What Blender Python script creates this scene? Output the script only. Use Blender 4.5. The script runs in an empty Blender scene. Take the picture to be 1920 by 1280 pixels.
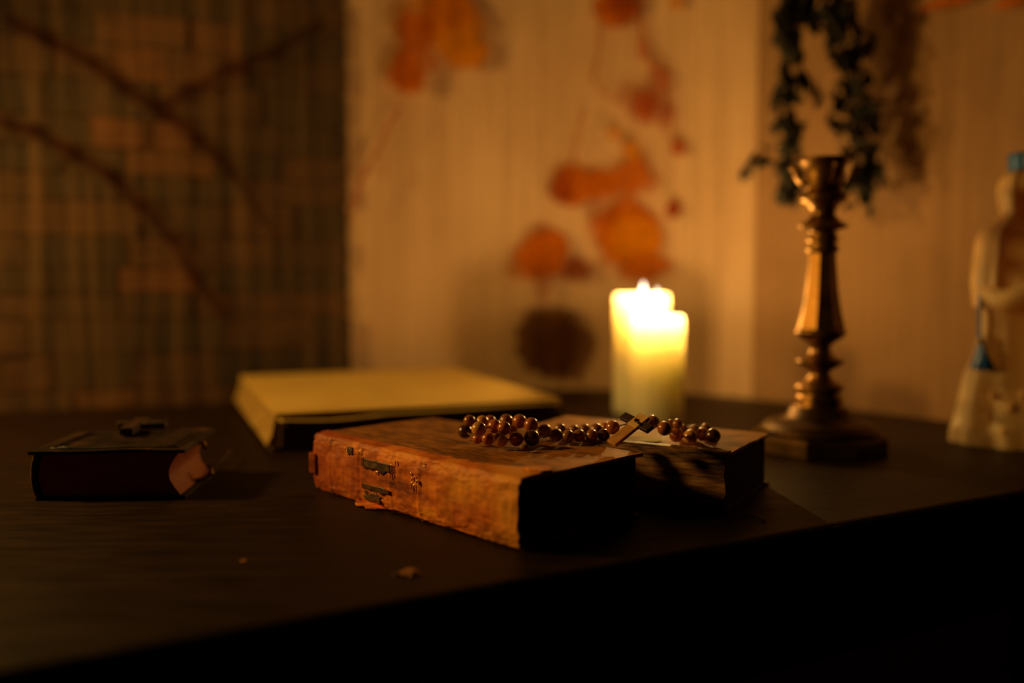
import bpy, bmesh, math, random
from mathutils import Vector, Matrix, noise, Euler

D = bpy.data
sc = bpy.context.scene
COL = sc.collection
PI = math.pi
T = 0.75            # table top height (m)
CAMH = 0.20         # camera above the table top
FPX = 1706.5
PITCH = math.radians(3.754)

# ------------------------------------------------------------------ camera
cd = D.cameras.new('camera'); cam = D.objects.new('camera', cd); COL.objects.link(cam)
cam.location = (0, 0, T + CAMH)
cam.rotation_euler = (PI/2 - PITCH, 0, 0)
cd.sensor_width = 36; cd.lens = FPX*36/1920
cd.clip_start = 0.02; cd.clip_end = 50
cd.dof.use_dof = True; cd.dof.focus_distance = 0.78; cd.dof.aperture_fstop = 1.3; cd.dof.aperture_blades = 9
sc.camera = cam

# ------------------------------------------------------------------ world, exposure
w = D.worlds.new('room_darkness'); sc.world = w; w.use_nodes = True
bg = w.node_tree.nodes['Background']; bg.inputs[0].default_value = (0.9, 0.42, 0.12, 1); bg.inputs[1].default_value = 0.0035
sc.view_settings.view_transform = 'Standard'; sc.view_settings.look = 'None'
sc.view_settings.exposure = 0.0; sc.view_settings.gamma = 1.0; sc.view_settings.use_curve_mapping = False

# ------------------------------------------------------------------ light
FLAME = (1.0, 0.57, 0.15)
def point(name, loc, watt, rad, col=FLAME):
    l = D.lights.new(name, 'POINT'); l.energy = watt; l.shadow_soft_size = rad; l.color = col
    o = D.objects.new(name, l); COL.objects.link(o); o.location = loc
    return o
sl = D.lights.new('lamp_beyond_left_edge', 'SPOT'); sl.energy = 31; sl.shadow_soft_size = 0.055; sl.color = (1.0, 0.535, 0.105)
sl.spot_size = math.radians(128); sl.spot_blend = 0.55
so_ = D.objects.new('lamp_beyond_left_edge', sl); COL.objects.link(so_); so_.location = (-1.05, 0.87, T+0.55)
so_.rotation_euler = (Vector((0.0, 1.15, T+0.10))-so_.location).to_track_quat('-Z', 'Y').to_euler()

# ------------------------------------------------------------------ helpers
def ray(px, py):
    x = (px-960)/FPX; z = -(py-640)/FPX
    c, s = math.cos(PITCH), math.sin(PITCH)
    return Vector((x, c + z*s, -s + z*c))
def onz(px, py, h):                       # h above the table top
    r = ray(px, py); k = (h-CAMH)/r.z
    return Vector((r.x*k, r.y*k, T+h))
def aty(px, py, y):
    r = ray(px, py); k = y/r.y
    return Vector((r.x*k, y, T+CAMH+r.z*k))
def N(p, s=1.0, seed=0.0): return noise.noise(Vector(p)*s + Vector((seed, seed*1.7, -seed)))
def link(name, bm, mat=None, parent=None, smooth=False, loc=None, rot=None):
    me = D.meshes.new(name); bmesh.ops.recalc_face_normals(bm, faces=bm.faces[:]); bm.to_mesh(me); bm.free()
    if smooth: me.polygons.foreach_set('use_smooth', [True]*len(me.polygons))
    o = D.objects.new(name, me); COL.objects.link(o)
    if mat: me.materials.append(mat)
    if parent: o.parent = parent
    if loc is not None: o.location = loc
    if rot is not None: o.rotation_euler = rot
    return o
def thing(name, label, cat, loc=(0, 0, 0), rotz=0, group=None):
    o = D.objects.new(name, None); COL.objects.link(o); o.location = loc; o.rotation_euler = (0, 0, rotz)
    o.empty_display_size = 0.02
    o['label'] = label; o['category'] = cat
    if group: o['group'] = group
    return o
def tag(o, label, cat, group=None):
    o['label'] = label; o['category'] = cat
    if group: o['group'] = group
    return o
def struct(o, label=None, cat=None):
    o['kind'] = 'structure'
    if label: o['label'] = label
    if cat: o['category'] = cat
    return o
def box(bm, x0, x1, y0, y1, z0, z1, M=None):
    vs = [bm.verts.new((x, y, z)) for z in (z0, z1) for y in (y0, y1) for x in (x0, x1)]
    for f in ((0, 1, 3, 2), (4, 6, 7, 5), (0, 4, 5, 1), (2, 3, 7, 6), (0, 2, 6, 4), (1, 5, 7, 3)):
        bm.faces.new([vs[i] for i in f])
    if M: bmesh.ops.transform(bm, matrix=M, verts=vs)
    return vs
def bevel(o, w=0.001, seg=2):
    m = o.modifiers.new('bevel', 'BEVEL'); m.width = w; m.segments = seg; m.limit_method = 'ANGLE'; return o
def grid(bm, nu, nv, fn, closeu=False):
    V = [[bm.verts.new(fn(i/(nu if closeu else nu-1) if nu > 1 else 0, j/(nv-1))) for j in range(nv)] for i in range(nu)]
    for i in range(nu if closeu else nu-1):
        for j in range(nv-1):
            a = (i+1) % nu
            bm.faces.new((V[i][j], V[a][j], V[a][j+1], V[i][j+1]))
    return V
def lathe(bm, prof, seg=48, rot=0.0, cap=True, fn=None):
    R = []
    for (r, z) in prof:
        ring = []
        for k in range(seg):
            a = rot + 2*PI*k/seg
            rr = r if fn is None else fn(r, z, a)
            ring.append(bm.verts.new((rr*math.cos(a), rr*math.sin(a), z)))
        R.append(ring)
    for i in range(len(R)-1):
        for k in range(seg):
            b = (k+1) % seg
            bm.faces.new((R[i][k], R[i][b], R[i+1][b], R[i+1][k]))
    if cap:
        bm.faces.new(R[0][::-1]); bm.faces.new(R[-1])
    return R
def tube(bm, pts, rad, seg=8, closed=False):
    pts = [Vector(p) for p in pts]; n = len(pts); rings = []
    if not isinstance(rad, (list, tuple)): rad = [rad]*n
    for i, p in enumerate(pts):
        a = pts[(i-1) % n] if (closed or i > 0) else p; b = pts[(i+1) % n] if (closed or i < n-1) else p
        t = (b-a); t = t.normalized() if t.length > 1e-9 else Vector((1, 0, 0))
        u = t.cross(Vector((0, 0, 1))); u = u.normalized() if u.length > 1e-3 else t.cross(Vector((0, 1, 0))).normalized()
        v = t.cross(u)
        rings.append([bm.verts.new(p + rad[i]*(u*math.cos(2*PI*k/seg)+v*math.sin(2*PI*k/seg))) for k in range(seg)])
    for i in range(n if closed else n-1):
        A, B = rings[i], rings[(i+1) % n]
        for k in range(seg): bm.faces.new((A[k], A[(k+1) % seg], B[(k+1) % seg], B[k]))
    if not closed:
        bm.faces.new(rings[0][::-1]); bm.faces.new(rings[-1])
def ball(bm, c, r, seg=20, sc3=(1, 1, 1)):
    g = bmesh.ops.create_uvsphere(bm, u_segments=seg, v_segments=max(8, seg*2//3), radius=r)
    M = Matrix.Translation(c) @ Matrix.Diagonal((*sc3, 1))
    bmesh.ops.transform(bm, matrix=M, verts=g['verts'])

# ------------------------------------------------------------------ materials
def mk(name, stops, scale=20, stretch=(1, 1, 1), detail=6, rough=0.6, rough2=None, metal=0, bump=0.2, bdist=0.001,
       bscale=None, spec=0.5, sss=0, sssr=(1, .5, .2), ssss=0.01, coat=0):
    m = D.materials.new(name); m.use_nodes = True; nt = m.node_tree; L = nt.links
    b = nt.nodes['Principled BSDF']
    tc = nt.nodes.new('ShaderNodeTexCoord'); mp = nt.nodes.new('ShaderNodeMapping'); mp.inputs['Scale'].default_value = stretch
    L.new(tc.outputs['Object'], mp.inputs[0])
    nz = nt.nodes.new('ShaderNodeTexNoise'); nz.inputs['Scale'].default_value = scale; nz.inputs['Detail'].default_value = detail
    nz.inputs['Roughness'].default_value = 0.62
    L.new(mp.outputs[0], nz.inputs['Vector'])
    cr = nt.nodes.new('ShaderNodeValToRGB'); el = cr.color_ramp.elements
    while len(el) < len(stops): el.new(0.5)
    for e, (p, c) in zip(el, stops): e.position = p; e.color = (*c, 1)
    L.new(nz.outputs[0], cr.inputs[0]); L.new(cr.outputs[0], b.inputs['Base Color'])
    b.inputs['Roughness'].default_value = rough; b.inputs['Metallic'].default_value = metal
    b.inputs['Specular IOR Level'].default_value = spec
    if rough2 is not None:
        mr = nt.nodes.new('ShaderNodeMapRange'); mr.inputs['To Min'].default_value = rough; mr.inputs['To Max'].default_value = rough2
        mr.inputs['From Min'].default_value = 0.3; mr.inputs['From Max'].default_value = 0.7
        L.new(nz.outputs[0], mr.inputs[0]); L.new(mr.outputs[0], b.inputs['Roughness'])
    if bump:
        n2 = nt.nodes.new('ShaderNodeTexNoise'); n2.inputs['Scale'].default_value = bscale or scale*4; n2.inputs['Detail'].default_value = 5
        L.new(mp.outputs[0], n2.inputs['Vector'])
        bp = nt.nodes.new('ShaderNodeBump'); bp.inputs['Strength'].default_value = bump; bp.inputs['Distance'].default_value = bdist
        L.new(n2.outputs[0], bp.inputs['Height']); L.new(bp.outputs[0], b.inputs['Normal'])
    if sss:
        b.inputs['Subsurface Weight'].default_value = sss; b.inputs['Subsurface Radius'].default_value = sssr
        b.inputs['Subsurface Scale'].default_value = ssss
    if coat: b.inputs['Coat Weight'].default_value = coat; b.inputs['Coat Roughness'].default_value = 0.25
    return m

M_table = mk('dark_table_wood', [(0.3, (.008, .003, .0012)), (0.55, (.018, .007, .0026)), (0.75, (.032, .012, .0045))], 14, (1, 6, 1), rough=.45, rough2=.62, bump=.15, bdist=.0006, spec=.16)
M_floor = mk('floor_boards', [(0.3, (.03, .015, .007)), (0.7, (.06, .03, .014))], 8, (1, 8, 1))
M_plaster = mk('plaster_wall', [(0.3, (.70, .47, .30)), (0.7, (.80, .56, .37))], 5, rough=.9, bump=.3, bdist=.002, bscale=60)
M_shadedwall = mk('shaded_brown_plaster', [(0.3, (.33, .19, .095)), (0.7, (.46, .27, .14))], 4, rough=.9, bump=.3, bdist=.002, bscale=60)  # browner plaster: the dimness of the right side is put into its colour
M_spine = mk('worn_orange_leather', [(0.30, (.10, .015, .003)), (0.43, (.45, .09, .008)), (0.55, (.78, .20, .012)), (0.70, (.95, .36, .025))], 26, (.7, 1, 2.0), 8, rough=.5, rough2=.7, bump=.6, bdist=.0012, bscale=140)
M_coverA = mk('brown_marbled_cover', [(0.32, (.09, .032, .007)), (0.52, (.30, .11, .020)), (0.7, (.48, .19, .035))], 45, (1, 3, 1), 8, rough=.6, rough2=.8, spec=.22, bump=.4, bdist=.0006, bscale=180)
M_coverB = mk('tan_board_cover', [(0.3, (.20, .07, .012)), (0.5, (.48, .20, .035)), (0.72, (.68, .33, .06))], 38, (1, 2, 1), 8, rough=.6, rough2=.8, spec=.22, bump=.5, bdist=.0006, bscale=160)
M_pagesdark = mk('dark_stained_pages', [(0.3, (.035, .022, .012)), (0.7, (.08, .05, .025))], 30, (1, 1, 30), rough=.85, bump=.6, bdist=.0008, bscale=20)
M_spineB = mk('cracked_brown_spine', [(0.36, (.03, .012, .005)), (0.50, (.20, .085, .03)), (0.68, (.36, .17, .06))], 30, (1, 1, 5), 9, rough=.6, bump=.8, bdist=.0012, bscale=70)
M_label = mk('dark_label_leather', [(0.3, (.045, .022, .010)), (0.7, (.12, .055, .018))], 90, rough=.35, rough2=.55, bump=.3, bdist=.0003)
M_gilt = mk('gilt_tooling', [(0.35, (.7, .42, .10)), (0.7, (1.0, .72, .28))], 200, metal=1, rough=.3, bump=.2, bdist=.0002)
M_paper = mk('yellow_paper', [(0.3, (.62, .40, .09)), (0.7, (.76, .52, .14))], 9, rough=.75, bump=.25, bdist=.0006, bscale=120)
M_pagesC = mk('ragged_yellow_pages', [(0.3, (.16, .09, .018)), (0.6, (.40, .25, .06))], 22, (1, 1, 22), rough=.85, bump=.7, bdist=.001, bscale=18)
M_case = mk('brown_case_cloth', [(0.3, (.06, .03, .012)), (0.7, (.14, .07, .028))], 40, rough=.7)
M_coverD = mk('black_tooled_leather', [(0.40, (.010, .005, .003)), (0.62, (.035, .014, .006)), (0.78, (.16, .06, .018))], 34, (1, 1, 1), 8, rough=.4, rough2=.65, spec=.3, bump=.5, bdist=.0008, bscale=150)
M_pagesD = mk('red_stained_pages', [(0.3, (.26, .045, .004)), (0.7, (.42, .095, .008))], 20, (1, 1, 40), rough=.6, bump=.5, bdist=.0005, bscale=20)
M_bead = [mk('bead_wood_'+n, [(0.3, a), (0.7, b)], 120, (1, 1, 4), rough=.2, rough2=.32, bump=.1, bdist=.0002, spec=.6, coat=.5)
          for n, a, b in (('pale', (.58, .24, .05), (.80, .40, .11)), ('red', (.34, .085, .018), (.58, .17, .036)), ('brown', (.22, .075, .02), (.40, .15, .036)), ('dark', (.05, .018, .008), (.12, .04, .014)))]
M_crosswood = mk('pale_cross_wood', [(0.3, (.38, .16, .045)), (0.7, (.70, .36, .12))], 60, (1, 6, 1), rough=.45)
M_darkwood = mk('dark_cross_wood', [(0.3, (.016, .008, .005)), (0.7, (.06, .025, .012))], 60, (1, 5, 1), rough=.5)
M_string = mk('brown_cord', [(0.3, (.10, .05, .02)), (0.7, (.25, .13, .05))], 300, rough=.8)
M_brass = mk('tarnished_brass', [(0.32, (.10, .045, .012)), (0.55, (.30, .15, .035)), (0.75, (.50, .28, .075))], 24, detail=7, metal=.9, rough=.32, rough2=.5, bump=.25, bdist=.0006, bscale=110)
M_leaf = mk('dark_dried_leaf', [(0.3, (.004, .003, .002)), (0.7, (.014, .010, .004))], 60, rough=.7)
M_plastic = mk('milky_plastic', [(0.3, (.90, .68, .40)), (0.7, (.96, .78, .48))], 30, rough=.4, bump=.1)
def thin_shell(m, k):
    nt = m.node_tree; b = nt.nodes['Principled BSDF']; o = [n for n in nt.nodes if n.type == 'OUTPUT_MATERIAL'][0]
    t = nt.nodes.new('ShaderNodeBsdfTranslucent'); x = nt.nodes.new('ShaderNodeMixShader'); x.inputs[0].default_value = k
    nt.links.new(b.inputs['Base Color'].links[0].from_socket, t.inputs[0])
    nt.links.new(b.outputs[0], x.inputs[1]); nt.links.new(t.outputs[0], x.inputs[2]); nt.links.new(x.outputs[0], o.inputs[0])
M_blue = mk('blue_plastic', [(0.3, (.006, .085, .34)), (0.7, (.012, .13, .46))], 30, rough=.4, bump=.1)
M_wick = mk('black_wick', [(0.3, (.01, .007, .005)), (0.7, (.03, .02, .01))], 300, rough=.9)
M_chip = mk('leaf_crumb', [(0.3, (.25, .08, .03)), (0.7, (.5, .2, .08))], 200, rough=.6)
M_page = mk('cream_page', [(0.3, (.62, .46, .22)), (0.7, (.75, .58, .30))], 60, rough=.8)
# wax: pale, strongly translucent; blue light dies out soonest in it
M_wax = mk('candle_wax', [(0.3, (.975, .83, .60)), (0.7, (.985, .86, .64))], 12, rough=.4, bump=.1, bdist=.0005, sss=1.0, sssr=(1.0, .90, .76), ssss=.11)

def flame_mat():
    m = D.materials.new('candle_flame'); m.use_nodes = True; nt = m.node_tree
    nt.nodes.clear(); o = nt.nodes.new('ShaderNodeOutputMaterial')
    e = nt.nodes.new('ShaderNodeEmission'); e.inputs[0].default_value = (1, .84, .58, 1); e.inputs[1].default_value = 2.6
    t = nt.nodes.new('ShaderNodeBsdfTransparent'); a = nt.nodes.new('ShaderNodeAddShader')
    nt.links.new(e.outputs[0], a.inputs[0]); nt.links.new(t.outputs[0], a.inputs[1]); nt.links.new(a.outputs[0], o.inputs[0])
    return m
M_flame = flame_mat()

def wear(m, axis, a, b, col, k=.8, sc_=60):
    nt = m.node_tree; L = nt.links; bs = nt.nodes['Principled BSDF']; src = bs.inputs['Base Color'].links[0].from_socket
    tc = [n for n in nt.nodes if n.type == 'TEX_COORD'][0]; sp = nt.nodes.new('ShaderNodeSeparateXYZ'); L.new(tc.outputs['Object'], sp.inputs[0])
    nz = nt.nodes.new('ShaderNodeTexNoise'); nz.inputs['Scale'].default_value = sc_; nz.inputs['Detail'].default_value = 7; L.new(tc.outputs['Object'], nz.inputs['Vector'])
    mr = nt.nodes.new('ShaderNodeMapRange'); mr.inputs['From Min'].default_value = a; mr.inputs['From Max'].default_value = b; L.new(sp.outputs[axis], mr.inputs[0])
    ad = nt.nodes.new('ShaderNodeMath'); ad.operation = 'MULTIPLY_ADD'; ad.inputs[1].default_value = 2.2; ad.inputs[2].default_value = -1.35; L.new(nz.outputs[0], ad.inputs[0])
    sm = nt.nodes.new('ShaderNodeMath'); sm.operation = 'ADD'; L.new(ad.outputs[0], sm.inputs[0]); L.new(mr.outputs[0], sm.inputs[1])
    cl_ = nt.nodes.new('ShaderNodeMapRange'); cl_.inputs['From Min'].default_value = .15; cl_.inputs['From Max'].default_value = .7; cl_.inputs['To Max'].default_value = k; L.new(sm.outputs[0], cl_.inputs[0])
    mx = nt.nodes.new('ShaderNodeMix'); mx.data_type = 'RGBA'; mx.inputs[7].default_value = (*col, 1)
    L.new(cl_.outputs[0], mx.inputs[0]); L.new(src, mx.inputs[6]); L.new(mx.outputs[2], bs.inputs['Base Color'])
wear(M_coverA, 0, .17, .29, (.62, .24, .035)); wear(M_spine, 0, .17, .02, (.30, .045, .006), .75, 45); wear(M_spine, 0, .10, .30, (.95, .42, .03), .6, 30)

thin_shell(M_plastic, .55)

# ================================================================== SETTING
# path (plan view) of the curtain
CP = [(-700, 1.24), (-300, 1.33), (0, 1.42), (440, 1.535), (660, 1.61), (850, 1.69), (1100, 1.73), (1290, 1.665), (1500, 1.53), (1800, 1.325), (2100, 1.16), (2500, 1.00)]
P2 = [Vector(((px-960)/FPX*d, d)) for px, d in CP]
def spl(t):
    n = len(P2)-1; x = max(0, min(0.99999, t))*n; i = int(x); f = x-i
    p0 = P2[max(i-1, 0)]; p1 = P2[i]; p2 = P2[i+1]; p3 = P2[min(i+2, n)]
    return 0.5*((2*p1)+(p2-p0)*f+(2*p0-5*p1+4*p2-p3)*f*f+(3*p1-p0-3*p2+p3)*f**3)
# arc-length table
SM = 1200; pts = [spl(i/SM) for i in range(SM+1)]; S = [0]
for i in range(SM): S.append(S[-1]+(pts[i+1]-pts[i]).length)
TOT = S[-1]
def at_s(s):
    lo, hi = 0, SM
    while hi-lo > 1:
        m = (lo+hi)//2
        if S[m] <= s: lo = m
        else: hi = m
    f = (s-S[lo])/max(1e-9, S[hi]-S[lo]); p = pts[lo].lerp(pts[hi], f); tn = (pts[hi]-pts[lo]).normalized()
    return p, Vector((-tn.y, tn.x))          # point and direction away from the table side
def s_of(px):                                # arc length where a viewing direction meets the curtain
    k = (px-960)/FPX
    best = min(range(SM+1), key=lambda i: abs(pts[i].x-k*pts[i].y) if pts[i].y > 0 else 9)
    return S[best]
def sz(px, py):                              # curtain coordinates (s, height over table)
    s = s_of(px); p, _ = at_s(s); q = aty(px, py, p.y)
    return s, q.z-T

# floor
bm = bmesh.new(); box(bm, -2.6, 2.6, -1.0, 2.6, -0.05, 0.0)
struct(link('floor', bm, M_floor))

# rough stone wall on the left, ending in a straight edge
rnd = random.Random(5)
sE = s_of(660)
pA = Vector(P2[0]) + Vector((-.02, .05)); pE = at_s(sE)[0] + at_s(sE)[1]*0.020
dirW = (pE-pA).normalized(); nrmW = Vector((-dirW.y, dirW.x)); lenW = (pE-pA).length
def stone_uv(px, py):                        # along-wall length from the straight edge, height over table
    k = (px-960)/FPX
    a = (pA.x-k*pA.y)/(k*dirW.y-dirW.x); p = pA+dirW*a
    return a, aty(px, py, p.y).z-T
bm = bmesh.new(); cl = bm.loops.layers.color.new('stone')
hints = []
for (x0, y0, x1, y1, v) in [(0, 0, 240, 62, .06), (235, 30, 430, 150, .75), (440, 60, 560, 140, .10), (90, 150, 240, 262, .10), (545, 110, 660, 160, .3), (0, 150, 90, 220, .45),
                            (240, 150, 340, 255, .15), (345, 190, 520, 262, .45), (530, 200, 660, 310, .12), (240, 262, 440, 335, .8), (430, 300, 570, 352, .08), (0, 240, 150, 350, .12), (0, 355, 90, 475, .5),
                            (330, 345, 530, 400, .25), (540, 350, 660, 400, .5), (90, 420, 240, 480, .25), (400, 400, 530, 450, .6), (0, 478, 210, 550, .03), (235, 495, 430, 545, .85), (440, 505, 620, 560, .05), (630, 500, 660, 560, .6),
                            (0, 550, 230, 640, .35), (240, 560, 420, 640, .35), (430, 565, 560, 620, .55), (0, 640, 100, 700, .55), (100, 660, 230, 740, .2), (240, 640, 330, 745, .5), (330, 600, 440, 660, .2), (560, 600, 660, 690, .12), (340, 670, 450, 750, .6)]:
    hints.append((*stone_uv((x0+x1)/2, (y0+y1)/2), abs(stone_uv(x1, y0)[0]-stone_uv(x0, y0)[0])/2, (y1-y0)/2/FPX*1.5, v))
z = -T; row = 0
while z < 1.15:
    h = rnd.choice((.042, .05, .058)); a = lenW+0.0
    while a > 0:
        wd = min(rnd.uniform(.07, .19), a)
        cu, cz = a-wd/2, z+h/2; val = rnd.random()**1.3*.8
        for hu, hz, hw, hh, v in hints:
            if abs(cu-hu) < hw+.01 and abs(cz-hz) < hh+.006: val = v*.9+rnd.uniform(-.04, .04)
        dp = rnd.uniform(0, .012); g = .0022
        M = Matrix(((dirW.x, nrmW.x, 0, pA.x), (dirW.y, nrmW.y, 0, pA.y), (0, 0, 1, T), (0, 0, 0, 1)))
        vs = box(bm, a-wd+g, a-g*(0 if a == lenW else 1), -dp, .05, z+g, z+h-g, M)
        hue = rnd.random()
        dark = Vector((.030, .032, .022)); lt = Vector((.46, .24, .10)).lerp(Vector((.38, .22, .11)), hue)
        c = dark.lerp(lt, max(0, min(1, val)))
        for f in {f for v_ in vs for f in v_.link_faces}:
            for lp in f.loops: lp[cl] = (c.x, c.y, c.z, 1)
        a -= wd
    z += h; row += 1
M = Matrix(((dirW.x, nrmW.x, 0, pA.x), (dirW.y, nrmW.y, 0, pA.y), (0, 0, 1, T), (0, 0, 0, 1)))
vs = box(bm, -.01, lenW-.001, .012, .16, -T, 1.15, M)
for f in {f for v_ in vs for f in v_.link_faces}:
    for lp in f.loops: lp[cl] = (.05, .03, .018, 1)
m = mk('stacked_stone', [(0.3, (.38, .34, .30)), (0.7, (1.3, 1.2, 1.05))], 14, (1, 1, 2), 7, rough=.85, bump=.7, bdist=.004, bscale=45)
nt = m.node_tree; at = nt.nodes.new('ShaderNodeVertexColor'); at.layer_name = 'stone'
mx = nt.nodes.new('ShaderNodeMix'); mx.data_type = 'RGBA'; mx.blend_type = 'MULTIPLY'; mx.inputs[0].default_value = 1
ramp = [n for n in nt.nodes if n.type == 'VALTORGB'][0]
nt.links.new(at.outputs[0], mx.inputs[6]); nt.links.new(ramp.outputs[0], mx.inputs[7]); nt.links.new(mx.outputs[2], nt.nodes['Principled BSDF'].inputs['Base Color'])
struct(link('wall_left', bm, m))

# plaster walls behind the curtain, turning a soft corner
def wall(name, sa, sb, off=.022, mat=None, th=.1, z0=-T, z1=1.35, n=40):
    bm = bmesh.new(); C4 = []
    for i in range(n+1):
        p, nn = at_s(sa+(sb-sa)*i/n); q = p+nn*off; r = p+nn*(off+th)
        C4.append([bm.verts.new(c) for c in ((q.x, q.y, T+z0), (q.x, q.y, T+z1), (r.x, r.y, T+z1), (r.x, r.y, T+z0))])
    for i in range(n):
        for k in range(4): bm.faces.new((C4[i][k], C4[i+1][k], C4[i+1][(k+1) % 4], C4[i][(k+1) % 4]))
    bm.faces.new(C4[0]); bm.faces.new(C4[-1][::-1])
    return struct(link(name, bm, mat or M_plaster))
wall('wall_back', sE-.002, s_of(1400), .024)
wall('wall_right', s_of(1400)+.0005, TOT-.01, .024, M_shadedwall)

# printed sheer curtain: the print is a pattern of the cloth
blobs = []      # (s, h, ra, rb, colour, strength, softness)
OR = (.62, .16, .004); DR = (.34, .06, .008); GD = (.76, .29, .006); BR = (.15, .062, .018); RD = (.46, .085, .012)
def blob(px, py, rx, ry, c, k=.85, soft=.35):
    s, h = sz(px, py); s2, _ = sz(px+rx, py); _, h2 = sz(px, py-ry)
    blobs.append((s, h, abs(s2-s), abs(h2-h), c, k, soft))
segs = []
def seg(path, w, c, k=.8):
    q = [sz(*p) for p in path]
    for a, b in zip(q, q[1:]): segs.append((a, b, w/FPX*1.6, c, k))
for a in [(840, 40, 78, 66, GD, .95), (875, 95, 50, 45, GD, .95), (850, 20, 55, 40, OR, .5), (785, 60, 40, 50, OR, .8), (765, 135, 38, 44, OR, .95), (800, 110, 30, 30, OR, .6),
          (1148, 20, 46, 38, OR), (1175, 5, 40, 30, DR, .6), (1262, 5, 18, 14, GD, .7),
          (1070, 345, 42, 42, OR), (1052, 350, 26, 34, DR, .7), (1120, 345, 60, 32, OR, .8), (1180, 330, 45, 38, OR, .7), (1210, 340, 30, 25, OR, .5),
          (1150, 250, 16, 16, GD, .7), (1180, 280, 20, 20, GD, .7),
          (1175, 440, 76, 80, OR), (1190, 455, 60, 62, GD, .55), (1130, 400, 35, 25, DR, .4), (1200, 500, 60, 30, OR, .7),
          (1018, 475, 56, 56, OR), (1015, 430, 26, 16, DR, .5), (1085, 505, 34, 28, DR, .6), (975, 500, 30, 30, OR, .5),
          (1268, 275, 15, 17, RD, .8), (1260, 393, 17, 20, DR, .8), (1205, 200, 34, 38, RD, .7), (1230, 150, 24, 34, RD, .55), (1200, 90, 13, 26, RD, .6), (1245, 215, 20, 30, RD, .55), (1175, 175, 22, 26, RD, .4), (1120, 60, 8, 30, RD, .4),
          (1028, 640, 64, 68, BR, .8, .2), (1030, 590, 62, 22, BR, .6, .3), (1020, 540, 18, 40, DR, .4),
          (745, 12, 10, 10, OR, .5), (1760, 3, 70, 10, OR, .8), (1880, 3, 50, 12, OR, .8),]:
    blob(*a)
seg([(755, 200), (730, 235), (715, 275), (697, 305), (680, 340), (665, 380), (655, 420)], 9, RD, .65)
seg([(725, 270), (722, 345)], 5, RD, .5); seg([(690, 310), (672, 350)], 9, RD, .6)
seg([(1125, 55), (1118, 110), (1108, 150), (1130, 172), (1170, 200), (1205, 215)], 9, RD, .6)
seg([(1195, 40), (1205, 95), (1225, 135), (1250, 165)], 12, RD, .7)
seg([(1095, 205), (1085, 250), (1072, 300), (1065, 330)], 9, RD, .65)
seg([(1205, 210), (1240, 240), (1268, 275)], 9, RD, .65); seg([(1165, 185), (1190, 250)], 7, RD, .5)
seg([(1022, 20), (1018, 90), (1024, 140)], 7, RD, .4)
for p, wd in (([(40, 40), (110, 75), (190, 120), (250, 165), (320, 215), (380, 260), (440, 320)], 26), ([(310, 200), (370, 170), (440, 130), (520, 100), (610, 45)], 26),
              ([(0, 225), (80, 245), (150, 290), (215, 330), (270, 385), (330, 450), (370, 520), (420, 590)], 24), ([(440, 320), (500, 410), (520, 440)], 12), ([(440, 130), (520, 140)], 10)):
    seg(p, wd*1.3, (.04, .010, .004), .62)
def print_at(s, h):
    c = Vector((.37, .20, .10)); op = 0.0
    for (bs, bh, ra, rb, col, k, so) in blobs:
        dx = (s-bs)/ra; dy = (h-bh)/rb
        if abs(dx) > 1.6 or abs(dy) > 1.6: continue
        r = math.sqrt(dx*dx+dy*dy) + .20*noise.noise(Vector((s*45, h*45, 1.3)))+.16*noise.noise(Vector((s*16, h*16, 8.3)))
        a = max(0, min(1, (1.05-r)/so))*min(1, k*1.2)
        pet = .85+.3*noise.noise(Vector((s*70, h*70, 4.1)))
        c = c.lerp(Vector(col)*pet, a if op > .2 else min(1, a*3)); op = max(op, a)
    for (a_, b_, wd, col, k) in segs:
        if min(a_[0], b_[0])-.03 > s or max(a_[0], b_[0])+.03 < s or min(a_[1], b_[1])-.03 > h or max(a_[1], b_[1])+.03 < h: continue
        ax, ay = b_[0]-a_[0], b_[1]-a_[1]; tt = max(0, min(1, ((s-a_[0])*ax+(h-a_[1])*ay)/(ax*ax+ay*ay+1e-9)))
        d = math.hypot(s-a_[0]-ax*tt, h-a_[1]-ay*tt) + .004*noise.noise(Vector((s*60, h*60, 7)))
        a = max(0, min(1, (wd*.62-d)/(wd*.35)))*k
        c = c.lerp(Vector(col), min(1, a*1.5)); op = max(op, a)
    return c, op
bm = bmesh.new(); lay = bm.verts.layers.float_color.new('print')
NU, NV = 860, 300; z0, z1 = -.55, 1.12
cols = []
for i in range(NU):
    s = TOT*i/(NU-1); p, n = at_s(s)
    am = .0024*math.sin(s*2*PI/.052+1.6*noise.noise(Vector((s*6, 0, 0)))) + .0022*noise.noise(Vector((s*40, 2, 0)))
    c_ = []
    for j in range(NV):
        h = z0+(z1-z0)*j/(NV-1)
        a2 = am*(.8+.35*noise.noise(Vector((s*4, h*1.6, 5)))) + .004*noise.noise(Vector((s*2.5, h*.9, 9)))
        q = p+n*a2; v = bm.verts.new((q.x, q.y, T+h))
        if h > -.12 and h < .95: cc, op = print_at(s, h)
        else: cc, op = Vector((.37, .20, .10)), 0
        v[lay] = (cc.x, cc.y, cc.z, op); c_.append(v)
    cols.append(c_)
for i in range(NU-1):
    for j in range(NV-1): bm.faces.new((cols[i][j], cols[i+1][j], cols[i+1][j+1], cols[i][j+1]))
m = D.materials.new('printed_sheer'); m.use_nodes = True; nt = m.node_tree; nt.nodes.clear(); L = nt.links
out = nt.nodes.new('ShaderNodeOutputMaterial'); at = nt.nodes.new('ShaderNodeAttribute'); at.attribute_name = 'print'
tc = nt.nodes.new('ShaderNodeTexCoord'); mp = nt.nodes.new('ShaderNodeMapping'); mp.inputs['Scale'].default_value = (1, 1, .03)
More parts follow.
